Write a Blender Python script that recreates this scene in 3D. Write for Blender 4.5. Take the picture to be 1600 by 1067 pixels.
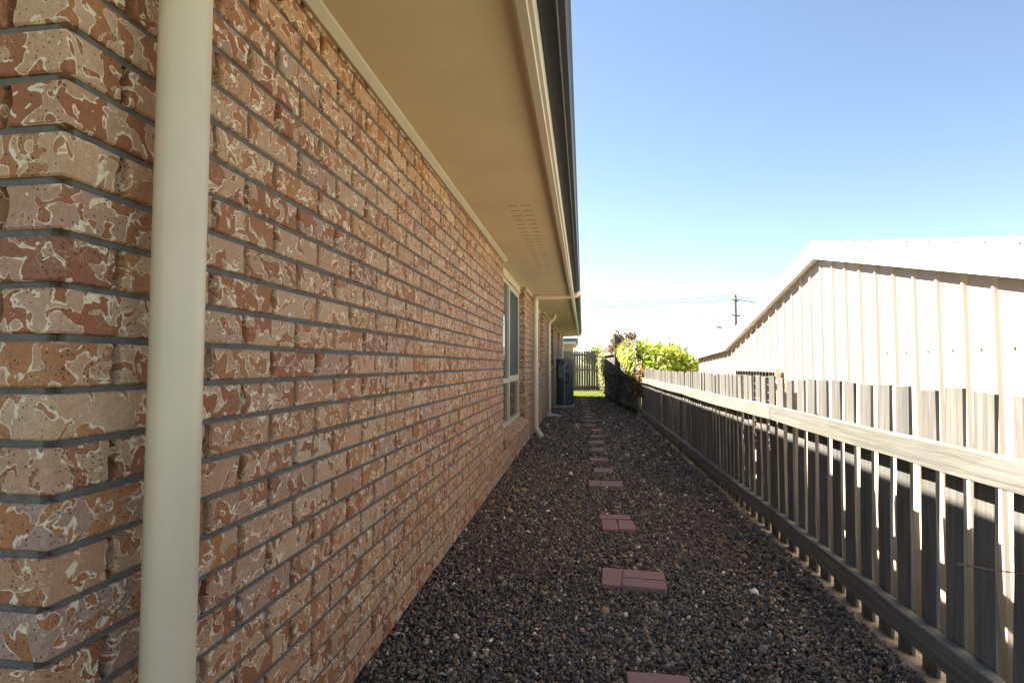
import bpy, bmesh, math, random
import numpy as np
from mathutils import Vector, Matrix
R = math.radians
random.seed(7)
rng = np.random.default_rng(11)
scene = bpy.context.scene
for o in list(bpy.data.objects):
    bpy.data.objects.remove(o, do_unlink=True)

# ------------------------------------------------------------------ camera
CAM = Vector((0.836, 0.0, 1.16))
FPX, YAW, PITCH = 822.0, math.atan(111 / 822.0), math.atan(36.5 / 822.0)
cd = bpy.data.cameras.new('camera')
cd.sensor_width = 36.0
cd.lens = 36.0 * FPX / 1600.0
cd.clip_start = 0.02
cd.clip_end = 3000.0
cam = bpy.data.objects.new('camera', cd)
scene.collection.objects.link(cam)
cam.location = CAM
cam.rotation_euler = (math.pi / 2 + PITCH, 0.0, YAW)
scene.camera = cam

# ------------------------------------------------------------------ sky, sun, exposure
SUN = Vector((-0.746, 0.57, 1.0)).normalized()      # direction towards the sun
SUN_EL = math.asin(SUN.z)
world = bpy.data.worlds.new('World')
scene.world = world
world.use_nodes = True
wn = world.node_tree
wn.nodes.clear()
sky = wn.nodes.new('ShaderNodeTexSky')
sky.sky_type = 'NISHITA'
sky.sun_disc = False
sky.sun_elevation = SUN_EL
sky.sun_rotation = math.atan2(SUN.x, SUN.y)
sky.air_density = 0.8
sky.dust_density = 0.0
sky.ozone_density = 1.4
bg = wn.nodes.new('ShaderNodeBackground')
bg.inputs['Strength'].default_value = 0.051
wo = wn.nodes.new('ShaderNodeOutputWorld')
wn.links.new(sky.outputs[0], bg.inputs[0])
wn.links.new(bg.outputs[0], wo.inputs[0])
sl = bpy.data.lights.new('sun', 'SUN')
sl.energy = 5.0
sl.angle = R(0.5)
sl.color = (1.0, 0.965, 0.91)
so = bpy.data.objects.new('sun', sl)
scene.collection.objects.link(so)
so.rotation_euler = (-SUN).to_track_quat('-Z', 'Y').to_euler()
scene.view_settings.view_transform = 'Standard'
scene.view_settings.look = 'None'
scene.view_settings.gamma = 1.0
scene.view_settings.exposure = 2.55
scene.view_settings.use_white_balance = True      # the camera was balanced for open shade
scene.view_settings.white_balance_temperature = 7400
scene.view_settings.white_balance_tint = 10
scene.view_settings.use_curve_mapping = False

# ------------------------------------------------------------------ material helpers
class NT:
    def __init__(s, name):
        s.m = bpy.data.materials.new(name)
        s.m.use_nodes = True
        s.t = s.m.node_tree
        s.t.nodes.clear()
        s.out = s.t.nodes.new('ShaderNodeOutputMaterial')
        s.b = s.t.nodes.new('ShaderNodeBsdfPrincipled')
        s.t.links.new(s.b.outputs[0], s.out.inputs[0])
    def n(s, typ, **kw):
        nd = s.t.nodes.new('ShaderNode' + typ)
        for k, v in kw.items():
            setattr(nd, k, v)
        return nd
    def l(s, a, b): s.t.links.new(a, b)
    def set(s, nd, **kw):
        for k, v in kw.items():
            nd.inputs[k.replace('_', ' ')].default_value = v
    def math(s, op, a, b=None, c=None):
        nd = s.n('Math', operation=op)
        for i, v in enumerate((a, b, c)):
            if v is None: continue
            if isinstance(v, (int, float)): nd.inputs[i].default_value = v
            else: s.l(v, nd.inputs[i])
        return nd.outputs[0]
    def vmath(s, op, a, b):
        nd = s.n('VectorMath', operation=op)
        for i, v in enumerate((a, b)):
            if isinstance(v, tuple): nd.inputs[i].default_value = v
            else: s.l(v, nd.inputs[i])
        return nd.outputs[0]
    def noise(s, vec, scale, detail=3.0, rough=0.5, dist=0.0):
        nd = s.n('TexNoise')
        s.l(vec, nd.inputs['Vector'])
        s.set(nd, Scale=scale, Detail=detail, Roughness=rough, Distortion=dist)
        return nd.outputs['Fac']
    def ramp(s, fac, stops, interp='LINEAR'):
        nd = s.n('ValToRGB')
        nd.color_ramp.interpolation = interp
        e = nd.color_ramp.elements
        while len(e) < len(stops): e.new(0.5)
        for el, (p, c) in zip(e, stops):
            el.position = p
            el.color = (*c, 1.0) if len(c) == 3 else c
        s.l(fac, nd.inputs[0])
        return nd.outputs[0]
    def mix(s, fac, a, b, mode='MIX'):
        nd = s.n('Mix', data_type='RGBA', blend_type=mode)
        if isinstance(fac, (int, float)): nd.inputs[0].default_value = fac
        else: s.l(fac, nd.inputs[0])
        for i, v in ((6, a), (7, b)):
            if isinstance(v, tuple): nd.inputs[i].default_value = (*v, 1.0)
            else: s.l(v, nd.inputs[i])
        return nd.outputs[2]
    def bump(s, h, strength=0.3, dist=0.01):
        nd = s.n('Bump')
        s.set(nd, Strength=strength, Distance=dist)
        s.l(h, nd.inputs['Height'])
        s.l(nd.outputs[0], s.b.inputs['Normal'])
    def color(s, c):
        if isinstance(c, tuple): s.b.inputs['Base Color'].default_value = (*c, 1.0)
        else: s.l(c, s.b.inputs['Base Color'])
    def rough(s, r): s.b.inputs['Roughness'].default_value = r
    def pos(s): return s.n('NewGeometry').outputs['Position']
    def objc(s): return s.n('TexCoord').outputs['Object']
    def rand(s): return s.n('ObjectInfo').outputs['Random']
    def attr(s, name, out='Fac'):
        return s.n('Attribute', attribute_name=name).outputs[out]

def mat_plain(name, c, rough=0.6, metal=0.0, var=0.12, scale=6.0, bump=0.0):
    t = NT(name)
    p = t.pos()
    n = t.noise(p, scale, 4.0, 0.6)
    lo = tuple(max(0.0, x * (1 - var)) for x in c)
    hi = tuple(min(1.0, x * (1 + var)) for x in c)
    t.color(t.ramp(n, [(0.3, lo), (0.7, hi)]))
    t.rough(rough)
    t.b.inputs['Metallic'].default_value = metal
    if bump: t.bump(t.noise(p, 160.0, 3.0), bump, 0.004)
    return t.m

def mat_brick():
    t = NT('brick_clay')
    rnd = t.math('FRACT', t.math('ADD', t.rand(), t.attr('rnd')))
    off = t.n('CombineXYZ')
    t.l(t.math('MULTIPLY', rnd, 37.0), off.inputs[0])
    t.l(t.math('MULTIPLY', rnd, 91.0), off.inputs[1])
    t.l(t.math('MULTIPLY', rnd, 53.0), off.inputs[2])
    v = t.vmath('ADD', t.pos(), off.outputs[0])
    r2 = t.math('FRACT', t.math('MULTIPLY', rnd, 17.31))
    r3 = t.math('FRACT', t.math('MULTIPLY', rnd, 43.77))
    base = t.ramp(rnd, [(0.0, (0.54, 0.35, 0.24)), (0.16, (0.60, 0.43, 0.30)), (0.32, (0.49, 0.28, 0.175)), (0.48, (0.57, 0.38, 0.265)),
                        (0.62, (0.47, 0.31, 0.235)), (0.76, (0.62, 0.48, 0.36)), (0.88, (0.51, 0.30, 0.19)), (0.95, (0.38, 0.29, 0.265)), (1.0, (0.55, 0.31, 0.16))])
    blob = t.ramp(r2, [(0.0, (0.37, 0.15, 0.07)), (0.2, (0.31, 0.12, 0.06)), (0.4, (0.42, 0.19, 0.085)), (0.6, (0.34, 0.135, 0.07)),
                       (0.8, (0.45, 0.22, 0.10)), (0.93, (0.28, 0.115, 0.07)), (1.0, (0.39, 0.165, 0.08))])
    cloud = t.noise(v, 9.0, 3.0, 0.6)
    base = t.mix(t.math('MULTIPLY', cloud, 0.45), base, blob)
    thr = t.math('ADD', 0.45, t.math('MULTIPLY', r3, 0.12))
    n = t.noise(v, 23.0, 2.2, 0.45, 0.9)
    fine = t.noise(v, 210.0, 4.0, 0.75)
    mid_n = t.noise(v, 75.0, 3.0, 0.6)
    d = t.math('ADD', t.math('SUBTRACT', n, thr), t.math('MULTIPLY', t.math('SUBTRACT', mid_n, 0.5), 0.045))
    inside = t.math('MULTIPLY', d, 60.0)
    inside.node.use_clamp = True
    col = t.mix(inside, base, blob)
    w1 = t.noise(v, 30.0, 2.0, 0.5)
    width = t.math('MULTIPLY', t.math('SUBTRACT', w1, 0.36), 0.15)
    rim = t.math('SUBTRACT', 1.0, t.math('DIVIDE', t.math('ABSOLUTE', d), t.math('MAXIMUM', width, 0.0035)))
    rim = t.math('MULTIPLY', rim, t.math('ADD', 0.2, t.math('MULTIPLY', fine, 3.2)))
    rim.node.use_clamp = True
    sn = t.noise(v, 38.0, 3.0, 0.55, 1.6)
    streak = t.math('SUBTRACT', 1.0, t.math('DIVIDE', t.math('ABSOLUTE', t.math('SUBTRACT', sn, 0.5)), 0.012))
    gate = t.math('MULTIPLY', t.math('SUBTRACT', t.noise(v, 12.0, 1.0), 0.5), 12.0)
    gate.node.use_clamp = True
    streak.node.use_clamp = True
    streak = t.math('MULTIPLY', streak, gate)
    white = t.math('MAXIMUM', rim, t.math('MULTIPLY', streak, 0.85))
    col = t.mix(t.math('MULTIPLY', white, 0.92), col, (0.82, 0.73, 0.60))
    vo = t.n('TexVoronoi')
    t.l(v, vo.inputs['Vector'])
    t.set(vo, Scale=135.0)
    sp = t.math('LESS_THAN', t.math('ADD', vo.outputs['Distance'], t.math('MULTIPLY', t.math('SUBTRACT', fine, 0.5), 0.5)), 0.25)
    sc = t.n('SeparateColor')
    t.l(vo.outputs['Color'], sc.inputs[0])
    sp = t.math('MULTIPLY', sp, t.math('GREATER_THAN', sc.outputs[0], 0.62))
    col = t.mix(t.math('MULTIPLY', sp, 0.85), col, (0.045, 0.04, 0.05))
    col = t.mix(0.8, col, t.ramp(fine, [(0.3, (0.66, 0.63, 0.60)), (0.68, (1.08, 1.08, 1.08))]), 'MULTIPLY')
    col = t.mix(0.6, col, t.ramp(mid_n, [(0.3, (0.80, 0.77, 0.74)), (0.7, (1.08, 1.08, 1.08))]), 'MULTIPLY')
    col = t.mix(1.0, col, (1.04, 0.99, 0.89), 'MULTIPLY')
    t.color(col)
    t.rough(0.82)
    t.bump(t.math('ADD', t.math('MULTIPLY', white, 0.4), fine), 0.28, 0.003)
    return t.m

def mat_wood(name, axis, dark, light, green=0.0):
    t = NT(name)
    mp = t.n('Mapping')
    sc = [55.0, 55.0, 55.0]
    sc[axis] = 2.2
    mp.inputs['Scale'].default_value = sc
    add = t.n('CombineXYZ')
    rnd = t.rand()
    for i in range(3): t.l(t.math('MULTIPLY', rnd, 7.0 + 3 * i), add.inputs[i])
    t.l(t.vmath('ADD', t.objc(), add.outputs[0]), mp.inputs['Vector'])
    g = t.noise(mp.outputs[0], 1.0, 5.0, 0.65, 0.6)
    g2 = t.noise(t.objc(), 5.0, 3.0, 0.6)
    mid = tuple((a + b) / 2 for a, b in zip(dark, light))
    col = t.ramp(g, [(0.28, dark), (0.5, mid), (0.72, light)])
    tint = t.ramp(rnd, [(0.0, (0.74, 0.73, 0.72)), (0.5, (0.98, 0.97, 0.95)), (1.0, (1.16, 1.12, 1.05))])
    col = t.mix(1.0, col, tint, 'MULTIPLY')
    col = t.mix(t.math('MULTIPLY', g2, 0.35), col, tuple(x * 0.6 for x in mid))
    if green:
        gm = t.math('MULTIPLY', t.math('SUBTRACT', t.noise(t.pos(), 7.0, 3.0), 0.5), 4.0 * green)
        gm.node.use_clamp = True
        col = t.mix(gm, col, (0.10, 0.115, 0.05))
    t.color(col)
    t.rough(0.88)
    t.bump(g, 0.5, 0.004)
    return t.m

def mat_vcol(name, rough=0.75, translucent=0.0, bump=0.0):
    t = NT(name)
    c = t.attr('col', 'Color')
    if bump:
        n = t.noise(t.pos(), 190.0, 3.0, 0.6)
        c = t.mix(0.6, c, t.ramp(n, [(0.3, (0.7, 0.7, 0.7)), (0.7, (1.12, 1.1, 1.08))]), 'MULTIPLY')
    t.color(c)
    t.rough(rough)
    if translucent:
        tr = t.n('BsdfTranslucent')
        t.l(c, tr.inputs[0])
        mx = t.n('MixShader')
        mx.inputs[0].default_value = translucent
        t.l(t.b.outputs[0], mx.inputs[1])
        t.l(tr.outputs[0], mx.inputs[2])
        t.l(mx.outputs[0], t.out.inputs[0])
    return t.m

def mat_gravel():
    t = NT('gravel_ground')
    p = t.pos()
    vo = t.n('TexVoronoi')
    t.l(p, vo.inputs['Vector'])
    t.set(vo, Scale=75.0)
    sc = t.n('SeparateColor')
    t.l(vo.outputs['Color'], sc.inputs[0])
    col = t.ramp(sc.outputs[0], [(0.0, (0.04, 0.034, 0.028)), (0.3, (0.095, 0.072, 0.052)), (0.55, (0.06, 0.053, 0.047)),
                                 (0.75, (0.15, 0.105, 0.066)), (0.93, (0.12, 0.10, 0.085)), (1.0, (0.26, 0.24, 0.21))])
    big = t.noise(p, 1.6, 4.0, 0.6)
    col = t.mix(1.0, col, t.ramp(big, [(0.3, (0.75, 0.73, 0.72)), (0.7, (1.1, 1.08, 1.05))]), 'MULTIPLY')
    t.color(col)
    t.rough(0.85)
    t.bump(t.math('SUBTRACT', 1.0, vo.outputs['Distance']), 1.0, 0.012)
    return t.m

def mat_ground(name, a, b, scale):
    t = NT(name)
    n = t.noise(t.pos(), scale, 6.0, 0.65)
    t.color(t.ramp(n, [(0.3, a), (0.7, b)]))
    t.rough(0.95)
    t.bump(t.noise(t.pos(), scale * 12, 4.0), 0.5, 0.02)
    return t.m

def mat_glass(name, c):
    t = NT(name)
    t.color(c)
    t.rough(0.04)
    t.b.inputs['Specular IOR Level'].default_value = 0.6
    return t.m

def mat_paver():
    t = NT('terracotta_paver')
    r = t.rand()
    base = t.ramp(r, [(0.0, (0.40, 0.18, 0.125)), (0.35, (0.35, 0.175, 0.145)), (0.65, (0.43, 0.195, 0.13)), (1.0, (0.33, 0.19, 0.175))])
    n = t.noise(t.pos(), 14.0, 4.0, 0.6)
    col = t.mix(t.math('MULTIPLY', n, 0.55), base, (0.20, 0.115, 0.125))
    f = t.noise(t.pos(), 150.0, 3.0)
    col = t.mix(0.5, col, t.ramp(f, [(0.3, (0.8, 0.8, 0.8)), (0.7, (1.1, 1.1, 1.1))]), 'MULTIPLY')
    t.color(col)
    t.rough(0.72)
    t.bump(f, 0.2, 0.003)
    return t.m

M = {
    'brick': mat_brick(),
    'mortar': mat_plain('mortar', (0.125, 0.118, 0.104), 0.95, var=0.25, scale=40.0, bump=0.6),
    'cream': mat_plain('cream_paint', (0.58, 0.51, 0.39), 0.5, var=0.05, scale=3.0),
    'pipe': mat_plain('cream_pipe', (0.66, 0.55, 0.39), 0.38, var=0.06, scale=4.0),
    'soffit': mat_plain('soffit_board', (0.73, 0.60, 0.38), 0.7, var=0.06, scale=2.0),
    'slot': mat_plain('slot_shade', (0.16, 0.13, 0.09), 0.9),
    'gutter': mat_plain('charcoal_metal', (0.026, 0.029, 0.034), 0.42, var=0.12, scale=5.0),
    'roof': mat_plain('grey_roof_sheet', (0.22, 0.22, 0.22), 0.5),
    'frame': mat_plain('cream_aluminium', (0.56, 0.52, 0.39), 0.4, var=0.04),
    'glass': mat_glass('window_glass', (0.05, 0.055, 0.045)),
    'screen': mat_plain('dark_fly_screen', (0.035, 0.037, 0.04), 0.7, var=0.1, scale=80.0),
    'paling': mat_wood('weathered_paling', 2, (0.055, 0.054, 0.053), (0.215, 0.212, 0.206), 0.2),
    'rail': mat_wood('weathered_rail', 1, (0.10, 0.098, 0.087), (0.26, 0.255, 0.232), 0.2),
    'railx': mat_wood('weathered_cross_rail', 0, (0.12, 0.115, 0.10), (0.28, 0.27, 0.24), 0.2),
    'bark': mat_wood('bark', 2, (0.05, 0.04, 0.032), (0.14, 0.115, 0.09)),
    'gravel': mat_gravel(),
    'pebble': mat_vcol('river_pebble', 0.7, bump=0.5),
    'leaf': mat_vcol('leaf', 0.55, 0.45),
    'litter': mat_vcol('dry_leaf', 0.8),
    'strip': mat_plain('rough_concrete', (0.27, 0.235, 0.185), 0.95, var=0.4, scale=22.0, bump=1.0),
    'soil': mat_ground('soil', (0.10, 0.08, 0.055), (0.17, 0.14, 0.10), 8.0),
    'land': mat_ground('land', (0.09, 0.11, 0.035), (0.17, 0.17, 0.07), 1.2),
    'turf': mat_ground('turf', (0.13, 0.16, 0.035), (0.22, 0.23, 0.06), 4.0),
    'shed': mat_plain('cream_steel', (0.60, 0.52, 0.42), 0.45, var=0.03, scale=2.0),
    'white': mat_plain('white_steel', (0.80, 0.78, 0.74), 0.45, var=0.03),
    'tank': mat_plain('grey_enamel', (0.10, 0.12, 0.15), 0.38, var=0.08, scale=5.0),
    'black': mat_plain('black_rubber', (0.018, 0.018, 0.02), 0.5),
    'steel': mat_plain('dull_steel', (0.42, 0.41, 0.39), 0.4, 0.6),
    'concrete': mat_plain('pale_concrete', (0.42, 0.42, 0.41), 0.9, var=0.15, scale=12.0, bump=0.4),
    'paver': mat_paver(),
    'twig': mat_plain('dry_twig', (0.24, 0.17, 0.11), 0.9, var=0.3, scale=30.0),
    'pole': mat_plain('pole_timber', (0.20, 0.19, 0.18), 0.9, var=0.2),
    'wire': mat_plain('cable', (0.05, 0.05, 0.055), 0.6),
    'blue': mat_plain('blue_fascia', (0.05, 0.09, 0.22), 0.5),
    'tan': mat_plain('tan_brick_far', (0.36, 0.28, 0.17), 0.9, var=0.3, scale=9.0),
    'shade': mat_plain('painted_shade', (0.10, 0.09, 0.08), 0.8),  # dark tone painted in for shade, not a timber finish
}

# ------------------------------------------------------------------ geometry helpers
COL = scene.collection
def mesh_from(name, verts, faces, smooth=False):
    me = bpy.data.meshes.new(name)
    me.from_pydata([tuple(v) for v in verts], [], faces)
    me.update()
    if smooth:
        me.polygons.foreach_set('use_smooth', [True] * len(me.polygons))
    return me
def link(name, me, mat, parent=None, loc=None, rot=None):
    o = bpy.data.objects.new(name, me)
    COL.objects.link(o)
    if mat is not None and me is not None and not me.materials:
        me.materials.append(mat)
    if loc is not None: o.location = loc
    if rot is not None: o.rotation_euler = rot
    if parent is not None:
        o.parent = parent
        off = WORLD.get(parent.name, Vector((0, 0, 0)))
        o.location = Vector(o.location) - off
        WORLD[o.name] = off + o.location
    else:
        WORLD[o.name] = Vector(o.location)
    return o
WORLD = {}
def empty(name, loc, label, cat, group=None):
    o = bpy.data.objects.new(name, None)
    COL.objects.link(o)
    o.location = loc
    o.empty_display_size = 0.1
    WORLD[o.name] = Vector(loc)
    return tag(o, label, cat, group)
def tag(o, label=None, cat=None, group=None, kind=None):
    if label: o['label'] = label
    if cat: o['category'] = cat
    if group: o['group'] = group
    if kind: o['kind'] = kind
    return o

class G:
    """collects faces of one mesh"""
    def __init__(s): s.v, s.f = [], []
    def add(s, v, f):
        b = len(s.v)
        s.v += [tuple(p) for p in v]
        s.f += [tuple(i + b for i in q) for q in f]
        return s
    def box(s, x0, x1, y0, y1, z0, z1):
        v = [(x, y, z) for x in (x0, x1) for y in (y0, y1) for z in (z0, z1)]
        f = [(0, 1, 3, 2), (4, 6, 7, 5), (0, 4, 5, 1), (2, 3, 7, 6), (0, 2, 6, 4), (1, 5, 7, 3)]
        return s.add(v, f)
    def prism(s, prof, a, b, axis='y'):
        """closed profile of (p, z) pairs swept from a to b"""
        n = len(prof)
        mk = (lambda p, t: (p[0], t, p[1])) if axis == 'y' else (lambda p, t: (t, p[0], p[1]))
        v = [mk(p, a) for p in prof] + [mk(p, b) for p in prof]
        f = [(i, (i + 1) % n, n + (i + 1) % n, n + i) for i in range(n)]
        f += [tuple(range(n - 1, -1, -1)), tuple(range(n, 2 * n))]
        return s.add(v, f)
    def tube(s, pts, r, seg=14, caps=True):
        pts = [Vector(p) for p in pts]
        rr = r if isinstance(r, (list, tuple)) else [r] * len(pts)
        up = None
        rings = []
        for i, p in enumerate(pts):
            d = (pts[min(i + 1, len(pts) - 1)] - pts[max(i - 1, 0)]).normalized()
            if up is None:
                up = d.orthogonal().normalized()
            up = (up - d * up.dot(d)).normalized()
            w = d.cross(up)
            rings.append([p + (up * math.cos(a) + w * math.sin(a)) * rr[i] for a in [2 * math.pi * k / seg for k in range(seg)]])
        v = [q for ring in rings for q in ring]
        f = []
        for i in range(len(rings) - 1):
            for k in range(seg):
                a, b = i * seg + k, i * seg + (k + 1) % seg
                f.append((a, b, b + seg, a + seg))
        if caps:
            f.append(tuple(range(seg - 1, -1, -1)))
            f.append(tuple(range((len(rings) - 1) * seg, len(rings) * seg)))
        return s.add(v, f)
    def obj(s, name, mat, parent=None, smooth=False, loc=None, rot=None, bevel=0.0, angle=40):
        me = mesh_from(name, s.v, s.f, smooth)
        bm = bmesh.new()
        bm.from_mesh(me)
        bmesh.ops.recalc_face_normals(bm, faces=bm.faces)
        if bevel:
            bmesh.ops.bevel(bm, geom=list(bm.edges), offset=bevel, segments=1, affect='EDGES', clamp_overlap=True)
        bm.to_mesh(me)
        bm.free()
        if smooth:
            me.polygons.foreach_set('use_smooth', [True] * len(me.polygons))
            me.set_sharp_from_angle(angle=R(angle))
        return link(name, me, mat, parent, loc, rot)
def arc(c, r, a0, a1, u, w, n=6):
    c, u, w = Vector(c), Vector(u), Vector(w)
    return [c + (u * math.cos(a) + w * math.sin(a)) * r for a in [a0 + (a1 - a0) * k / n for k in range(n + 1)]]

# ------------------------------------------------------------------ the ground
def sheet(name, x0, x1, y0, y1, z, mat, nx=1, ny=1):
    v = [(x0 + (x1 - x0) * i / nx, y0 + (y1 - y0) * j / ny, z) for j in range(ny + 1) for i in range(nx + 1)]
    f = [(j * (nx + 1) + i, j * (nx + 1) + i + 1, (j + 1) * (nx + 1) + i + 1, (j + 1) * (nx + 1) + i) for j in range(ny) for i in range(nx)]
    return tag(link(name, mesh_from(name, v, f), mat), kind='structure')
LOW = -0.62
sheet('ground', -900, 900, -900, 1800, LOW, M['land'])
g = G().box(-14.0, 2.19, -6.0, 26.0, LOW - 0.2, -0.03)
tag(g.obj('yard_terrace', M['soil']), kind='structure')
GX0, GX1 = 0.0, 1.985
sheet('gravel_bed', GX0 - 0.02, GX1, -4.0, 18.75, -0.006, M['gravel'], 10, 80)
sheet('lawn', -3.0, 2.15, 18.75, 24.9, -0.004, M['turf'], 4, 6)
# concrete mowing strip under the fence with a thin edging board
sv, sf = [], []
ny = 150
for j in range(ny + 1):
    y = -3.0 + 15.6 * j / ny
    for k, (x, z) in enumerate(((2.012, -0.03), (2.014, 0.012), (2.06, 0.022), (2.12, 0.016), (2.185, 0.0), (2.188, -0.05))):
        sv.append((x + (rng.normal() * 0.004 if 0 < k < 5 else 0), y, z + (rng.normal() * 0.005 if 0 < k < 5 else 0)))
for j in range(ny):
    for k in range(5):
        a = j * 6 + k
        sf.append((a, a + 1, a + 7, a + 6))
tag(link('concrete_strip', mesh_from('concrete_strip', sv, sf, True), M['strip']), kind='structure')

# ------------------------------------------------------------------ the house
SOF = 2.285          # soffit underside
Y0, YEND = 0.735, 20.2
house = empty('house', (0, Y0, 0), 'long brick house with deep cream eaves along the gravel side path', 'house')
WIN = [(5.53, 7.57, 0.43), (9.55, 11.2, 1.15), (13.6, 15.1, 1.15), (17.4, 18.8, 1.15)]   # near jamb, far jamb, sill height
HEAD = 2.19
REV = 0.085
# mortar core
wall_g = G()
ys = [Y0 + 0.1405]
for a, b, s in WIN: ys += [a - 0.006, b + 0.006]
ys.append(YEND)
for i in range(0, len(ys), 2):
    wall_g.box(-0.14, -0.024, ys[i], ys[i + 1], -0.25, SOF + 0.1)
    for k in range(0, 27):          # bed joints stand a little prouder than the upright joints
        wall_g.box(-0.0235, -0.007, (Y0 + 0.0245) if i == 0 else ys[i], ys[i + 1], k * 0.086 - 0.0068, k * 0.086 + 0.0068)
for a, b, s in WIN:
    wall_g.box(-0.14, -0.024, a - 0.006, b + 0.006, -0.25, s - 0.09)
    for k in range(0, int((s - 0.09) / 0.086) + 1):
        wall_g.box(-0.0235, -0.007, a - 0.006, b + 0.006, k * 0.086 - 0.0068, k * 0.086 + 0.0068)
wall_g.box(-3.2, -0.024, Y0 + 0.024, Y0 + 0.14, -0.25, SOF + 0.1)
for k in range(0, 27):
    wall_g.box(-3.2, -0.0245, Y0 + 0.007, Y0 + 0.0235, k * 0.086 - 0.0068, k * 0.086 + 0.0068)
wall = wall_g.obj('wall', M['mortar'], house)
g = G().box(-9.4, -9.25, Y0 + 0.2, YEND, -0.25, SOF + 0.1)
g.box(-9.25, -0.15, YEND - 0.15, YEND - 0.001, -0.25, SOF + 0.1)
g.obj('rear_wall', M['brick'], house)

# brick shapes: wavy rumbled ends and a chamfered face
def brick_geo(L, H, D, seed, deep_end=False):
    r = random.Random(seed)
    n = 5
    def wav(): return [r.uniform(0.0, 0.0115) if 0 < i < n - 1 else r.uniform(0.0, 0.003) for i in range(n)]
    wl, wr = wav(), wav()
    zs = [-H / 2 + H * i / (n - 1) for i in range(n)]
    def ring(ins, x, w):
        left = [(x, -L / 2 + ins + wl[i] * w, max(-H / 2 + ins, min(H / 2 - ins, zs[i]))) for i in range(n)]
        right = [(x, L / 2 - ins - wr[i] * w, max(-H / 2 + ins, min(H / 2 - ins, zs[i]))) for i in range(n - 1, -1, -1)]
        return left + right
    a = ring(0.0035, r.uniform(-0.0008, 0.001), 1.0)
    b = ring(0.0, -0.0045, 0.9)
    c = ring(0.0, -D, 0.0)
    v = a + b + c
    m = 2 * n
    f = []
    for i in range(n - 1):
        f.append((i, m - 1 - i, m - 2 - i, i + 1))
    for k in range(2):
        for i in range(m):
            j = (i + 1) % m
            f.append((k * m + i, k * m + j, (k + 1) * m + j, (k + 1) * m + i))
    return v, f
def box_brick(dx, dy, H, seed):
    """full corner brick, its outer corner at the origin, going to -x and +y"""
    r = random.Random(seed)
    lv = [(-0.5, 0.0035), (-0.455, 0.0), (-0.22, 0.0), (0.0, 0.0), (0.22, 0.0), (0.455, 0.0), (0.5, 0.0035)]
    v, f = [], []
    for i, (t, ins) in enumerate(lv):
        k = r.uniform(0.0015, 0.011) if 1 < i < 5 else 0.003
        k2 = k * r.uniform(0.4, 1.0)
        wa = r.uniform(0, 0.010) if 1 < i < 5 else 0.002
        wb = r.uniform(0, 0.010) if 1 < i < 5 else 0.002
        z = t * H
        v += [(-ins, k + ins, z), (-ins, dy - wa - ins - 0.003, z), (-0.0045 - ins, dy - wa, z), (-0.04, dy, z), (-dx, 0.04, z),
              (-dx + wb, 0.0045 + ins, z), (-dx + wb + 0.003 + ins, ins, z), (-k2 - ins, ins, z)]
    m = 8
    for i in range(len(lv) - 1):
        for q in range(m):
            a, b = i * m + q, i * m + (q + 1) % m
            f.append((a, b, b + m, a + m))
    f += [tuple(range(m - 1, -1, -1)), tuple(range((len(lv) - 1) * m, len(lv) * m))]
    bm = bmesh.new()
    mm = mesh_from('tmp', v, f)
    bm.from_mesh(mm)
    bpy.data.meshes.remove(mm)
    bmesh.ops.recalc_face_normals(bm, faces=bm.faces)
    return bm
BL, BH, CS = 0.229, 0.0735, 0.086
NV = 14
face_me = []
for k in range(NV):
    v, f = brick_geo(BL, BH, 0.035, 100 + k)
    me = mesh_from('brick', v, f)
    me.materials.append(M['brick'])
    face_me.append((me, v, f))
corner_me = {}
for par in (0, 1):
    for k in range(5):
        dx, dy = ((0.110, 0.230), (0.230, 0.110))[par]
        bm = box_brick(dx, dy, BH, 300 + 10 * par + k)
        me = bpy.data.meshes.new('brick')
        bm.to_mesh(me)
        bm.free()
        me.materials.append(M['brick'])
        corner_me[par, k] = me
def project(p):
    v = Vector(p) - CAM
    f = Vector((-math.sin(YAW) * math.cos(PITCH), math.cos(YAW) * math.cos(PITCH), math.sin(PITCH)))
    r = Vector((math.cos(YAW), math.sin(YAW), 0))
    u = r.cross(f)
    d = v.dot(f)
    return 800 + FPX * v.dot(r) / max(d, 1e-3), 533.5 - FPX * v.dot(u) / max(d, 1e-3), d
bricks = []           # (kind, loc, rotz, length, key)
NC = 27
for k in range(-1, NC):
    zc = k * CS + CS / 2
    par = k % 2
    blocks = [(a, b) for a, b, s in WIN if zc > s - 0.07]
    bricks.append(('corner', (0, Y0, zc), 0, 0.23, (par, random.randrange(5))))
    # main wall
    y = Y0 + (0.230, 0.110)[par] + 0.010
    while y < YEND - 0.02:
        a, b = y, min(y + BL, YEND)
        segs = [(a, b)]
        for (wa, wb) in blocks:
            ns = []
            for s0, s1 in segs:
                if s1 <= wa or s0 >= wb: ns.append((s0, s1)); continue
                if s0 < wa: ns.append((s0, wa))
                if s1 > wb: ns.append((wb, s1))
            segs = ns
        for s0, s1 in segs:
            if s1 - s0 < 0.025: continue
            for wa, wb in blocks:
                if 0 < s0 - wb < 0.03: s0 = wb
                if 0 < wa - s1 < 0.03: s1 = wa
            deep = any(abs(s0 - wb) < 1e-6 or abs(s1 - wa) < 1e-6 for wa, wb in blocks)
            bricks.append(('jamb' if deep else 'face', (0, (s0 + s1) / 2, zc), 0, s1 - s0, random.randrange(NV)))
        y += 0.240
    # return face, going to -x
    x = -((0.110, 0.230)[par]) - 0.010
    while x > -2.6:
        bricks.append(('return', (x - BL / 2, Y0, zc), -math.pi / 2, BL, random.randrange(NV)))
        x -= 0.240
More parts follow.
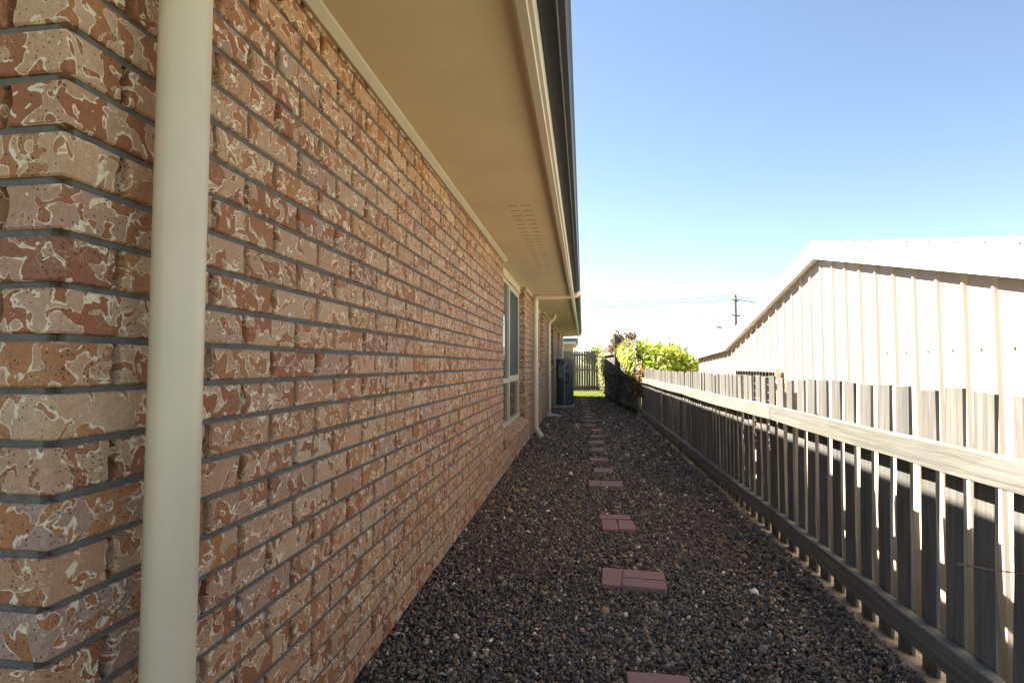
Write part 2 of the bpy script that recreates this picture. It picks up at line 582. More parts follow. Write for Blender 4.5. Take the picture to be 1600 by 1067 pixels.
def score(b):
    kind, loc, rz, L, key = b
    if kind == 'corner': loc = (0, loc[1] + 0.05, loc[2])
    px, py, d = project(loc)
    if d < 0.3 or not (-60 < px < 1660 and -40 < py < 1107): return -1
    v = CAM - Vector(loc)
    n = Vector((1, 0, 0)) if kind != 'return' else Vector((0, -1, 0))
    if kind == 'return': return 50 + px if px > -60 else -1
    return (FPX / d) ** 2 * L * BH * max(0.0, v.normalized().dot(n))
order = sorted(range(len(bricks)), key=lambda i: -score(bricks[i]))
single = set(order[:296])
jv, jf, jr = [], [], []
for i, (kind, loc, rz, L, key) in enumerate(bricks):
    jit = Vector((random.uniform(-0.0015, 0.0015), random.uniform(-0.001, 0.001), random.uniform(-0.001, 0.001)))
    if kind == 'jamb':
        v, f = brick_geo(L, BH, REV + 0.004, 900 + i % 9)
        if i in single:
            link('brick', mesh_from('brick', v, f), M['brick'], wall, Vector(loc) + jit)
            continue
    elif kind == 'corner':
        me = corner_me[key]
        if i in single:
            link('brick', me, M['brick'], wall, Vector(loc) + jit)
            continue
        v = [tuple(q.co) for q in me.vertices]
        f = [tuple(p.vertices) for p in me.polygons]
    else:
        me, v, f = face_me[key]
        s = L / BL
        if i in single:
            o = link('brick', me, M['brick'], wall, Vector(loc) + jit, (random.uniform(-.004, .004), 0, rz))
            o.scale = (1, s, 1)
            continue
        v = [(p[0], p[1] * s, p[2]) for p in v]
    c, sn = math.cos(rz), math.sin(rz)
    b = len(jv)
    jv += [(p[0] * c - p[1] * sn + loc[0] + jit.x, p[0] * sn + p[1] * c + loc[1], p[2] + loc[2] + jit.z) for p in v]
    jf += [tuple(q + b for q in face) for face in f]
    jr += [random.random()] * len(v)
me = mesh_from('brick', jv, jf)
at = me.attributes.new('rnd', 'FLOAT', 'POINT')
at.data.foreach_set('value', jr)
tag(link('brickwork', me, M['brick'], wall), kind='stuff')

# windows
def window(a, b, s, kind):
    xf = -REV + 0.004           # outer face of the frame
    fr = G()
    t = 0.045
    fr.box(xf - 0.06, xf, a + 0.002, a + t, s, HEAD)
    fr.box(xf - 0.06, xf, b - t, b - 0.002, s, HEAD)
    fr.box(xf - 0.06, xf - 0.001, a + t, b - t, HEAD - t, HEAD - 0.001)
    fr.box(xf - 0.06, xf + 0.012, a + t, b - t, s, s + t)
    mid = (a + b) / 2
    w = fr.obj('window', M['frame'], house, bevel=0.003)
    tr = 0.97 if kind == 'tall' else None
    z1 = (tr + 0.03) if tr else s + t
    g = G()
    if tr: g.box(xf - 0.055, xf + 0.004, a + t, b - t, tr - 0.03, tr + 0.03)
    g.box(xf - 0.05, xf + 0.002, mid - 0.028, mid + 0.028, s + t, (tr - 0.03) if tr else HEAD - t)
    if tr: g.box(xf - 0.05, xf + 0.002, mid - 0.028, mid + 0.028, tr + 0.03, HEAD - t)
    g.obj('mullion', M['frame'], w, bevel=0.003)
    for (p, q) in ((a + t, mid - 0.028), (mid + 0.028, b - t)):
        if tr: G().box(xf - 0.034, xf - 0.028, p, q, s + t, tr - 0.03).obj('pane', M['glass'], w)
        G().box(xf - 0.034, xf - 0.028, p, q, z1, HEAD - t).obj('pane', M['glass'], w)
    if kind == 'tall':
        p, q = mid + 0.028, b - t
        sg = G().box(xf - 0.016, xf - 0.012, p + 0.02, q - 0.02, z1 + 0.02, HEAD - t - 0.02)
        sg.obj('fly_screen', M['screen'], w)
        fg = G()
        fg.box(xf - 0.02, xf - 0.004, p, p + 0.022, z1, HEAD - t).box(xf - 0.02, xf - 0.004, q - 0.022, q, z1, HEAD - t)
        fg.box(xf - 0.02, xf - 0.005, p + 0.022, q - 0.022, z1, z1 + 0.022).box(xf - 0.02, xf - 0.005, p + 0.022, q - 0.022, HEAD - t - 0.022, HEAD - t)
        fg.obj('screen_frame', M['frame'], w)
    else:
        G().box(xf - 0.016, xf - 0.012, mid + 0.03, b - t, s + t, HEAD - t).obj('fly_screen', M['screen'], w)
    # curtain-dark room behind
    G().box(-0.6, -0.59, a - 0.1, b + 0.1, s - 0.1, HEAD + 0.05).obj('blind', M['cream'], w)
    # head trim board up to the soffit
    G().box(xf - 0.05, xf + 0.02, a + 0.002, b - 0.002, HEAD + 0.001, SOF + 0.05).obj('head_trim', M['cream'], w, bevel=0.002)
    # sloping sill of bricks on edge
    sv, sf = brick_geo(0.076, 0.235, 0.1, 77)
    bm = bmesh.new()
    bmesh.ops.create_cube(bm, size=1.0)
    for v in bm.verts: v.co = Vector((v.co.x * 0.19, v.co.y * 0.076, v.co.z * 0.085))
    bmesh.ops.bevel(bm, geom=list(bm.edges), offset=0.004, segments=1, affect='EDGES')
    sm = bpy.data.meshes.new('sill_brick')
    bm.to_mesh(sm); bm.free()
    sm.materials.append(M['brick'])
    n = int((b - a) / 0.0865)
    pitch = (b - a) / n
    for i in range(n):
        link('sill_brick', sm, None, w, (-0.022, a + pitch * (i + 0.5), s - 0.072 + random.uniform(-.001, .001)), (0, R(24), 0))
    G().box(-0.11, 0.012, a + 0.004, b - 0.004, s - 0.13, s - 0.075).obj('sill_mortar', M['mortar'], w)
    return w
for i, (a, b, s) in enumerate(WIN):
    window(a, b, s, 'tall' if i == 0 else 'small')

# soffit in sheets with joint lines, mouldings, fascia, gutter, roof
YS = Y0 - 0.62
joints = [YS, 3.56, 7.16, 10.76, 14.36, 17.96, YEND + 0.62]
for a, b in zip(joints[:-1], joints[1:]):
    s = G().box(-0.13, 0.628, a + 0.003, b - 0.003, SOF, SOF + 0.006).obj('soffit_sheet', M['soffit'], house)
    if a in (3.56, 10.76):
        for c in range(2):
            for r_ in range(20):
                x = 0.315 + c * 0.095
                y = a + 0.09 + r_ * 0.125
                G().box(x, x + 0.066, y, y + 0.009, SOF - 0.0008, SOF + 0.002).obj('vent_slot', M['slot'], s)  # proud dark strips painted in for the shade inside open slots
G().box(-3.2, -0.131, YS, Y0 + 0.2, SOF, SOF + 0.006).obj('front_soffit', M['soffit'], house)
G().box(-3.2, 0.629, YS - 0.06, YS - 0.001, SOF - 0.03, SOF + 0.17).obj('front_fascia', M['cream'], house)
def moulding(a, b):
    prof = [(0.001, SOF - 0.002), (0.001, SOF - 0.030), (0.014, SOF - 0.032), (0.040, SOF - 0.012), (0.043, SOF - 0.002)]
    G().prism(prof, a, b).obj('soffit_moulding', M['cream'], house)
edges = [Y0 + 0.0]
for a, b, s in WIN: edges += [a, b]
edges.append(YEND)
for i in range(0, len(edges), 2): moulding(edges[i], edges[i + 1])
fp = [(0.630, SOF - 0.028), (0.640, SOF - 0.036), (0.672, SOF - 0.036), (0.676, SOF - 0.028), (0.690, SOF - 0.026), (0.694, SOF - 0.014), (0.694, SOF + 0.17), (0.630, SOF + 0.17)]
G().prism(fp, YS, YEND + 0.62).obj('fascia', M['cream'], house)
gp = [(0.697, SOF + 0.045), (0.750, SOF + 0.042), (0.756, SOF + 0.050), (0.784, SOF + 0.056), (0.790, SOF + 0.07), (0.790, SOF + 0.155), (0.800, SOF + 0.16), (0.800, SOF + 0.168),
      (0.785, SOF + 0.168), (0.785, SOF + 0.062), (0.702, SOF + 0.052), (0.702, SOF + 0.165), (0.697, SOF + 0.165)]
gut = G().prism(gp, YS, YEND + 0.70).obj('gutter', M['gutter'], house)
G().prism([(0.755, SOF + 0.0405), (0.758, SOF + 0.0385), (0.761, SOF + 0.0405), (0.758, SOF + 0.0475)], YS, YEND + 0.69).obj('gutter_bead', M['gutter'], gut)
gb = G()
gb.prism([(YEND + 0.60, SOF + 0.05), (YEND + 0.70, SOF + 0.05), (YEND + 0.70, SOF + 0.165), (YEND + 0.60, SOF + 0.165)], -9.9, 0.695, 'x')
gb.obj('end_gutter', M['gutter'], house)
G().box(-9.3, 0.629, YEND + 0.001, YEND + 0.59, SOF + 0.001, SOF + 0.007).obj('end_soffit', M['soffit'], house)
PT = math.tan(R(22))
def roof_pt(x, z): return (x, z)
apex = -4.6
rz = SOF + 0.165
hz = rz + (0.74 - apex) * PT
rv = [(0.74, YS, rz), (0.74, YEND + 0.64, rz), (apex, YEND + 0.64 - 5.34, hz), (apex, YS, hz), (2 * apex - 0.74, YEND + 0.64, rz), (2 * apex - 0.74, YS, rz)]
rf = [(0, 1, 2, 3), (1, 4, 2), (3, 2, 4, 5)]
up = [(x, y, z + 0.05) for x, y, z in rv]
link('roof', mesh_from('roof', rv + up, rf + [tuple(i + 6 for i in reversed(q)) for q in rf] + [(0, 1, 7, 6), (1, 4, 10, 7), (4, 5, 11, 10), (5, 3, 9, 11), (3, 0, 6, 9)]), M['roof'], house)

def downpipe(y, r, kind, zb=0.03, xw=0.073):
    pts = []
    zt = SOF - 0.10
    if kind == 'long':            # runs under the soffit to the gutter
        pts += arc((0.705, y, SOF + 0.045), 0.055, 0, -math.pi / 2, (1, 0, 0), (0, 0, 1), 6)
        pts = [(0.76, y, SOF + 0.05)] + pts
        pts += [Vector((0.4, y, SOF - 0.0 - 0.025))]
        pts += arc((xw + 0.06, y, SOF - 0.03 - 0.06), 0.06, math.pi / 2, math.pi, (1, 0, 0), (0, 0, 1), 6)
        pts[-1] = Vector((xw, y, SOF - 0.1))
    elif kind == 'offset':        # short swan neck into the soffit
        pts += [Vector((xw + 0.13, y, SOF + 0.003)), Vector((xw + 0.125, y, SOF - 0.05)), Vector((xw + 0.10, y, SOF - 0.09)), Vector((xw + 0.03, y, SOF - 0.15)), Vector((xw + 0.005, y, SOF - 0.19))]
    if kind == 'shoe':
        pass
    pts += [Vector((xw, y, SOF - 0.24)), Vector((xw, y, 1.0)), Vector((xw, y, zb + 0.16))]
    if kind == 'long':
        pts += [Vector((xw + 0.01, y, zb + 0.12)), Vector((xw + 0.07, y - 0.02, zb + 0.05)), Vector((xw + 0.09, y - 0.025, zb))]
    else:
        pts += [Vector((xw, y, zb))]
    p = G().tube(pts, r, 28 if y < 2 else 16).obj('downpipe', M['pipe'], house, smooth=True, angle=60)
    for zz in (0.55, 1.62):
        br = G().tube([(xw, y, zz - 0.012), (xw, y, zz + 0.012)], r + 0.0025, 24)
        br.box(0.0, xw - r + 0.004, y - 0.012, y + 0.012, zz - 0.01, zz + 0.01)
        if y > 2: br.obj('bracket', M['pipe'], p, smooth=True)
    return p
downpipe(0.903, 0.045, 'long', zb=-0.03)
downpipe(8.5, 0.045, 'long', zb=0.0)
downpipe(11.95, 0.04, 'offset', zb=0.03)
downpipe(19.6, 0.045, 'long', zb=0.0)
g = G().box(0.002, 0.13, 17.95, 18.25, 0.95, 1.74)
mb = g.obj('meter_box', M['cream'], house, bevel=0.006)
G().box(0.131, 0.137, 17.97, 18.23, 0.98, 1.71).obj('door', M['cream'], mb, bevel=0.002)

# splash block below the second pipe
v = [(0.02, 11.75, 0.0), (0.02, 12.12, 0.0), (0.36, 12.05, 0.0), (0.36, 11.72, 0.0), (0.02, 11.78, 0.075), (0.02, 12.09, 0.075), (0.33, 12.02, 0.03), (0.33, 11.75, 0.03)]
s = G().add(v, [(0, 1, 2, 3), (4, 7, 6, 5), (0, 4, 5, 1), (1, 5, 6, 2), (2, 6, 7, 3), (3, 7, 4, 0)]).obj('splash_block', M['concrete'], bevel=0.012)
tag(s, 'pale sloping concrete splash block at the foot of the thin downpipe', 'splash block')

# water heater
HX, HY = 0.33, 14.75
wh = empty('water_heater', (HX, HY, 0), 'tall dark grey cylindrical water heater standing against the brick wall', 'water heater')
G().tube([(HX, HY, 0.05), (HX, HY, 0.06), (HX, HY, 1.24)], [0.235, 0.24, 0.24], 36).obj('tank', M['tank'], wh, smooth=True)
G().tube([(HX, HY, 1.24), (HX, HY, 1.245), (HX, HY, 1.31), (HX, HY, 1.335)], [0.238, 0.246, 0.246, 0.20], 36).obj('lid', M['tank'], wh, smooth=True)
g = G().box(HX - 0.30, HX + 0.27, HY - 0.29, HY + 0.29, -0.02, 0.05)
g.obj('base_slab', M['concrete'], wh, bevel=0.008)
g = G().box(HX - 0.17, HX - 0.01, HY - 0.275, HY - 0.18, 0.78, 1.16)
cv = g.obj('cover', M['tank'], wh, bevel=0.01)
G().box(HX - 0.165, HX - 0.015, HY - 0.279, HY - 0.276, 0.965, 0.975).obj('seam', M['black'], cv)
G().tube([(HX - 0.005, HY - 0.262, 0.06), (HX + 0.0, HY - 0.262, 0.6), (HX + 0.005, HY - 0.262, 1.15), (HX + 0.005, HY - 0.23, 1.18)], 0.012, 10).obj('pipe', M['steel'], wh, smooth=True)
G().tube([(HX + 0.0, HY - 0.255, 0.92), (HX + 0.05, HY - 0.29, 0.92), (HX + 0.105, HY - 0.27, 0.89), (HX + 0.11, HY - 0.26, 0.78), (HX + 0.09, HY - 0.275, 0.70), (HX + 0.03, HY - 0.29, 0.68), (HX - 0.10, HY - 0.28, 0.70)], 0.017, 10).obj('hose', M['black'], wh, smooth=True)
G().tube([(HX + 0.0, HY - 0.25, 1.07), (HX + 0.06, HY - 0.275, 1.07), (HX + 0.085, HY - 0.26, 1.11), (HX + 0.09, HY - 0.24, 1.16)], 0.014, 10).obj('valve', M['black'], wh, smooth=True)

# ------------------------------------------------------------------ fences
def paling_me(w, h, t, seed, name='paling'):
    r = random.Random(seed)
    n = 6
    v, f = [], []
    for i in range(n + 1):
        z = h * i / n
        j = (lambda: r.uniform(-0.003, 0.003))
        top = r.uniform(-0.006, 0.006) if i == n else 0
        v += [(0 + j() * .5, -w / 2 + j(), z), (0 + j() * .5, w / 2 + j(), z + top), (t, w / 2 + j(), z + top), (t, -w / 2 + j(), z)]
    for i in range(n):
        for k in range(4):
            a, b = i * 4 + k, i * 4 + (k + 1) % 4
            f.append((a, b, b + 4, a + 4))
    f += [(3, 2, 1, 0), (n * 4, n * 4 + 1, n * 4 + 2, n * 4 + 3)]
    me = mesh_from(name, v, f)
    me.materials.append(M['paling'])
    return me
FX = 2.105        # front face of the palings
low_p = [paling_me(random.uniform(0.087, 0.096), 1.08 + random.uniform(-0.007, 0.007), 0.0125, 500 + k) for k in range(10)]
fence = empty('paling_fence', (FX, 2.0, 0), 'low weathered timber paling fence with gaps running along the gravel path', 'fence')
posts_y = [0.35, 3.72, 7.1, 10.35]
y = -1.4
def lean(y): return R(1.9) * max(0.0, min(1.0, (4.2 - y) / 2.4))
while y < 11.9:
    near = []
    if not near:
        o = link('paling', random.choice(low_p), None, fence, (FX + random.uniform(-.002, .003), y, random.uniform(-0.014, 0.0)),
                 (random.uniform(-.008, .008), lean(y) + random.uniform(-.004, .004), random.uniform(-.03, .03)))
    y += (0.144 if y < 4.5 else 0.123) + random.uniform(-0.012, 0.014)
for py in posts_y:
    G().box(FX + 0.034, FX + 0.12, py - 0.045, py + 0.045, -0.3, 0.98).obj('post', M['paling'], fence, bevel=0.004)
def rail_seg(y0, y1, z0, z1, x0, x1, parent, d0=0.0, d1=0.0):
    n = 14
    v, f = [], []
    r = random.Random(int(y0 * 100 + z0 * 1000))
    for i in range(n + 1):
        t = i / n
        yy = y0 + (y1 - y0) * t
        d = d0 + (d1 - d0) * t
        j = lambda: r.uniform(-0.0025, 0.0025)
        sag = -0.010 * math.sin(math.pi * t)
        v += [(x0 + d + j(), yy, z0 + j() + sag), (x1 + d, yy, z0 + j() + sag), (x1 + d, yy, z1 + j() + sag), (x0 + d + j(), yy, z1 + j() + sag)]
    for i in range(n):
        for k in range(4):
            a, b = i * 4 + k, i * 4 + (k + 1) % 4
            f.append((a, b, b + 4, a + 4))
    f += [(3, 2, 1, 0), (n * 4, n * 4 + 1, n * 4 + 2, n * 4 + 3)]
    return G().add(v, f).obj('rail', M['rail'], parent, bevel=0.003)
def ld(y, z): return math.sin(lean(y)) * z
ends = [-1.5] + posts_y[0:] + [12.0]
for a, b in zip(ends[:-1], ends[1:]):
    rail_seg(a + 0.0015, b - 0.0015, 0.795, 0.892, FX - 0.046, FX - 0.004, fence, ld(a, .84), ld(b, .84))
    rail_seg(a + 0.0015, b - 0.0015, 0.115, 0.212, FX - 0.050, FX - 0.004, fence, ld(a, .16), ld(b, .16))

tall_p = [paling_me(random.uniform(0.09, 0.10), 1.78 + random.uniform(-0.02, 0.02), 0.017, 600 + k) for k in range(8)]
tf = empty('tall_fence', (1.95, 12.2, 0), 'taller shaded paling fence swallowed by vines past the low fence', 'fence')
A, B = Vector((2.04, 12.2, 0)), Vector((1.58, 18.6, 0))
d = (B - A).normalized()
ang = math.atan2(d.y, d.x) - math.pi / 2
L = (B - A).length
t = 0.05
while t < L:
    p = A + d * t
    link('paling', random.choice(tall_p), None, tf, (p.x, p.y, -0.03), (random.uniform(-.006, .006), 0, ang + random.uniform(-.02, .02)))
    t += 0.104 + random.uniform(-.004, .004)
nrm = Vector((-d.y, d.x, 0))
for zz in (0.2, 0.9, 1.5):
    a, b = A + nrm * 0.03 + Vector((0, 0, zz)), B + nrm * 0.03 + Vector((0, 0, zz))
    g = G().box(-0.022, 0.022, 0, L, -0.04, 0.04)
    g.obj('rail', M['rail'], tf, loc=a, rot=(0, 0, ang), bevel=0.003)
G().box(-0.05, 0.05, -0.05, 0.05, -0.2, 1.3).obj('post', M['paling'], tf, loc=(2.07, 12.1, 0), bevel=0.006)
G().box(-0.06, 0.06, -0.06, 0.06, -0.2, 1.98).obj('post', M['paling'], tf, loc=(1.77, 15.0, 0), bevel=0.006)
# side fence goes on in the sun to the back corner
sf_ = empty('sunlit_side_fence', (1.75, 18.8, 0), 'sunlit vine-grown side fence between the shaded fence and the back fence', 'fence')
t = 18.72
while t < 24.3:
    link('paling', random.choice(tall_p), None, sf_, (1.62 + (t - 18.7) * 0.035, t, -0.03), (random.uniform(-.006, .006), 0, random.uniform(-.02, .02)))
    t += 0.106
for zz in (0.3, 1.5):
    G().box(-0.02, 0.02, 0, 5.6, -0.04, 0.04).obj('rail', M['rail'], sf_, loc=(1.594, 18.7, zz), rot=(0, 0, -0.035))

bf = empty('back_fence', (0.4, 24.45, 0), 'grey paling fence closing off the far end of the yard', 'fence')
x = -2.6
while x < 2.1:
    link('paling', random.choice(tall_p), None, bf, (x, 24.45, random.uniform(-.02, .02)), (0, random.uniform(-.008, .008), math.pi / 2 + random.uniform(-.02, .02)))
    x += 0.109 + random.uniform(-.007, .010)
for zz in (0.16, 0.93, 1.62):
    G().box(-2.7, 2.1, 24.40, 24.445, zz - 0.045, zz + 0.045).obj('rail', M['railx'], bf, bevel=0.003)
for px in (-1.6, 0.45, 1.98):
    G().box(px - 0.05, px + 0.05, 24.47, 24.56, -0.2, 1.7).obj('post', M['paling'], bf)

# ------------------------------------------------------------------ neighbour's shed
SX = 2.66
shed = empty('steel_shed', (SX, 4.32, LOW), 'cream ribbed steel shed with white gable trim behind the low fence', 'shed')
ridge_y, ridge_z, hw = 4.32, 1.98, 2.65
slope = (1.98 - 1.338) / hw
def top_z(y):
    if y <= 6.97: return ridge_z - abs(y - ridge_y) * slope
    return 1.338 - (y - 6.97) * 0.047
ys0, ys1 = ridge_y - hw, 8.68
rib = 0.190
def rib_profile(a, b):
    pts = []
    y = a
    while y < b - 1e-4:
        for dy, dx in ((0.0, 0.0), (0.1510, 0.0), (0.164, -0.0125), (0.1775, -0.0125), (0.190, 0.0)):
            if y + dy <= b + 1e-4: pts.append((y + dy, dx))
        y += rib
    return pts
# pieces of sheet, four ribs each
y = ys0
while y < ys1 - 0.05:
    y2 = min(y + 4 * rib, ys1)
    pr = rib_profile(y, y2)
    knee = [k for k in (ridge_y, 6.97) if y < k < y2]
    for k in knee:
        for i in range(len(pr) - 1):
            if pr[i][0] < k < pr[i + 1][0]:
                tt = (k - pr[i][0]) / (pr[i + 1][0] - pr[i][0])
                pr.insert(i + 1, (k, pr[i][1] + (pr[i + 1][1] - pr[i][1]) * tt))
                break
    v, f = [], []
    for (yy, dx) in pr:
        v += [(SX + dx, yy, LOW), (SX + dx, yy, top_z(yy) - 0.002), (SX + dx + 0.004, yy, LOW), (SX + dx + 0.004, yy, top_z(yy) - 0.002)]
    for i in range(len(pr) - 1):
        a, b = i * 4, (i + 1) * 4
        if b // 4 >= len(pr): break
        f += [(a, a + 1, b + 1, b), (a + 2, b + 2, b + 3, a + 3), (a + 1, a + 3, b + 3, b + 1)]
    seen = []
    link('wall_sheet', mesh_from('wall_sheet', v, f), M['shed'], shed)
    for q in range(4):
        yy = y + q * rib + 0.08
        if yy < 6.2:
            G().tube([(SX + 0.001, yy, 1.235), (SX - 0.006, yy, 1.235)], 0.007, 8).obj('screw', M['steel'], shed)
    y = y2
RL = 6.0
def slab(name, pa, pb, th, x0, x1, mat):
    v = []
    for x in (x0, x1):
        v += [(x, pa[0], pa[1]), (x, pb[0], pb[1]), (x, pb[0], pb[1] + th), (x, pa[0], pa[1] + th)]
    return G().add(v, [(0, 1, 2, 3), (4, 7, 6, 5), (0, 4, 5, 1), (1, 5, 6, 2), (2, 6, 7, 3), (3, 7, 4, 0)]).obj(name, mat, shed)
BX = SX - 0.055
for (pa, pb) in (((ridge_y - hw - 0.05, ridge_z - (hw + 0.05) * slope), (ridge_y - 0.0005, ridge_z)),
                 ((ridge_y + 0.0005, ridge_z), (6.97, 1.338)), ((6.971, 1.338), (8.74, 1.338 - 1.77 * 0.047))):
    slab('roof', (pa[0], pa[1] + 0.10), (pb[0], pb[1] + 0.10), 0.03, BX + 0.004, SX + RL, M['white'])
    slab('barge_flashing', pa, pb, 0.138, BX - 0.004, BX + 0.002, M['white'])
    slab('barge_return', (pa[0], pa[1] + 0.001), (pb[0], pb[1] + 0.001), 0.004, BX + 0.003, SX + 0.02, M['white'])
yy = ridge_y - hw
while yy < ridge_y + 2.6:
    G().tube([(BX + 0.03, yy, top_z(yy) + 0.12), (BX + 0.03, yy, top_z(yy) + 0.146)], 0.009, 8).obj('roof_screw', M['steel'], shed)
    yy += 0.19
G().box(SX + 0.03, SX + RL, ys0 + 0.002, ys0 + 0.03, LOW, top_z(ys0) - 0.01).obj('side_wall', M['shed'], shed)
G().box(SX + 0.03, SX + RL, ys1 - 0.03, ys1 - 0.002, LOW, top_z(ys1) - 0.01).obj('side_wall', M['shed'], shed)
# louvre window
lw = G()
a, b, z0, z1 = 5.12, 6.43, 0.35, 1.125
lw.box(SX - 0.075, SX - 0.024, a, b, z1 - 0.03, z1).box(SX - 0.07, SX - 0.024, a, b, z0, z0 + 0.03)
lw.box(SX - 0.07, SX - 0.024, a, a + 0.03, z0 + 0.03, z1 - 0.03).box(SX - 0.07, SX - 0.024, b - 0.03, b, z0 + 0.03, z1 - 0.03)
w = lw.obj('louvre_window', M['cream'], shed)
G().box(SX - 0.03, SX - 0.025, a + 0.03, b - 0.03, z0 + 0.03, z1 - 0.03).obj('pane', M['glass'], w)
zz = z0 + 0.06
while zz < z1 - 0.06:
    G().box(-0.002, 0.002, a + 0.031, b - 0.031, -0.045, 0.045).obj('slat', M['steel'], w, loc=(SX - 0.05, 0, zz), rot=(0, R(-38), 0))
    zz += 0.075
for k in range(14):
    yy = a + 0.06 + k * (b - a - 0.12) / 13
    G().box(SX - 0.082, SX - 0.077, yy - 0.006, yy + 0.006, z0, z1 - 0.032).obj('bar', M['shade'], w)  # dark strips standing in for the shadows of the ribs
vp = empty('vent_pipe', (2.44, 4.6, LOW), 'cream capped vent pipe standing between the fence and the shed', 'pipe')
G().tube([(2.44, 4.6, LOW), (2.44, 4.6, 0.99)], 0.04, 18).obj('pipe', M['pipe'], vp, smooth=True)
G().tube([(2.44, 4.6, 0.975), (2.44, 4.6, 0.985), (2.44, 4.6, 1.01), (2.44, 4.6, 1.04)], [0.05, 0.058, 0.058, 0.02], 18).obj('cap', M['pipe'], vp, smooth=True)

# ------------------------------------------------------------------ stepping pavers
def paver(x, y, w, dpt, rot, label, z=0.027, tilt=0.0):
    bm = bmesh.new()
    bmesh.ops.create_cube(bm, size=1.0)
    for v in bm.verts: v.co = Vector((v.co.x * w, v.co.y * dpt, v.co.z * 0.05))
    bmesh.ops.bevel(bm, geom=list(bm.edges), offset=0.004, segments=2, affect='EDGES')
    me = bpy.data.meshes.new('paver')
    bm.to_mesh(me); bm.free()
    o = link('paver', me, M['paver'], None, (x, y, z - 0.025 + random.uniform(-.003, .004) + (0.008 if y > 5 else 0)), (random.uniform(-.02, .02) + (0.03 if y > 5 else 0), random.uniform(-.02, .02), rot))
    tag(o, label, 'paver', 'terracotta stepping pavers in the gravel')
PV = [
    (1.10, 1.93, .225, .23, 0.0, 'paver cut off by the bottom edge of the photo, nearest the camera'),
    (0.985, 2.93, .112, .228, -0.06, 'narrow left paver of the nearest full cluster in the gravel'),
    (1.152, 2.965, .224, .112, -0.06, 'back right paver of the nearest full cluster in the gravel'),
    (1.143, 2.848, .224, .112, -0.06, 'front right paver of the nearest full cluster in the gravel'),
    (1.065, 4.05, .226, .112, 0.03, 'purplish back paver of the second cluster from the camera'),
    (1.017, 3.87, .112, .226, 0.02, 'front left paver of the second cluster from the camera'),
    (1.133, 3.87, .112, .226, -0.02, 'front right paver of the second cluster from the camera'),
    (0.938, 5.13, .108, .226, 0.0, 'left paver of the third cluster from the camera'),
    (1.098, 5.13, .206, .226, 0.0, 'wide right paver of the third cluster from the camera'),
]
single = [(943, 1145, 5.80), (911, 1118, 6.42), (904, 1104, 7.17), (911, 1112, 7.85), (948, 1147, 8.52), (981, 1166, 9.3), (853, 1064, 10.05), (867, 1083, 10.85),
          (829, 1033, 11.6), (887, 1046, 12.3), (829, 1027, 12.95), (829, 1043, 13.95), (776, 988, 15.05), (773, 997, 15.85), (790, 966, 16.5), (768, 971, 17.15), (787, 956, 17.95)]
words = ['fourth', 'fifth', 'sixth', 'seventh', 'eighth', 'ninth', 'tenth', 'eleventh', 'twelfth', 'thirteenth', 'fourteenth', 'fifteenth', 'sixteenth', 'seventeenth', 'eighteenth', 'nineteenth', 'twentieth']
for p in PV: paver(*p)
for (x0, x1, y), wd in zip(single, words):
    paver((x0 + x1) / 2000, y, max(0.19, (x1 - x0) / 1000), 0.2, random.uniform(-.05, .05), 'single terracotta stepping paver, %s step after the cut-off one at the bottom' % wd)

# ------------------------------------------------------------------ pebbles
ico_v, ico_f = [], []
bm = bmesh.new()
bmesh.ops.create_icosphere(bm, subdivisions=1, radius=1.0)
ico_v = np.array([v.co[:] for v in bm.verts])
ico_f = np.array([[v.index for v in f.verts] for f in bm.faces])
bm.free()
def blobs(name, centers, sizes, colors, mat, flat=0.6, smooth=True):
    n = len(centers)
    k = len(ico_v)
    q = rng.normal(size=(n, 4)); q /= np.linalg.norm(q, axis=1)[:, None]
    w_, x_, y_, z_ = q.T
    # mostly yaw, with some tumble
    Rm = np.stack([np.stack([1 - 2 * (y_**2 + z_**2), 2 * (x_*y_ - z_*w_), 2 * (x_*z_ + y_*w_)], -1),
                   np.stack([2 * (x_*y_ + z_*w_), 1 - 2 * (x_**2 + z_**2), 2 * (y_*z_ - x_*w_)], -1),
                   np.stack([2 * (x_*z_ - y_*w_), 2 * (y_*z_ + x_*w_), 1 - 2 * (x_**2 + y_**2)], -1)], -2)
    sc = np.stack([rng.uniform(0.8, 1.5, n), rng.uniform(0.65, 1.1, n), rng.uniform(0.4, 0.8, n)], -1) * sizes[:, None]
    pts = ico_v[None] * (1 + rng.normal(size=(n, k, 1)) * 0.10) * sc[:, None]
    pts = np.einsum('nij,nkj->nki', Rm, pts) + centers[:, None]
    faces = (ico_f[None] + (np.arange(n) * k)[:, None, None]).reshape(-1, 3)
    me = bpy.data.meshes.new(name)
    me.vertices.add(n * k)
    me.vertices.foreach_set('co', pts.reshape(-1).astype(np.float32))
    me.loops.add(len(faces) * 3)
    me.loops.foreach_set('vertex_index', faces.reshape(-1).astype(np.int32))
    me.polygons.add(len(faces))
    me.polygons.foreach_set('loop_start', (np.arange(len(faces)) * 3).astype(np.int32))
    me.polygons.foreach_set('use_smooth', np.ones(len(faces), bool))
    ca = me.color_attributes.new('col', 'FLOAT_COLOR', 'POINT')
    cc = np.concatenate([np.repeat(colors, k, 0), np.ones((n * k, 1))], 1)
    ca.data.foreach_set('color', cc.reshape(-1).astype(np.float32))
    me.update(calc_edges=True)
    me.validate()
    return link(name, me, mat)
pal = np.array([[.030, .029, .029], [.048, .043, .040], [.040, .040, .043], [.075, .060, .048], [.105, .078, .055], [.060, .055, .052], [.13, .085, .055], [.15, .13, .11], [.095, .09, .085], [.36, .33, .30]])
pw = np.array([.17, .18, .15, .14, .10, .12, .06, .07, .06, .012]); pw /= pw.sum()
cs, ss = [], []
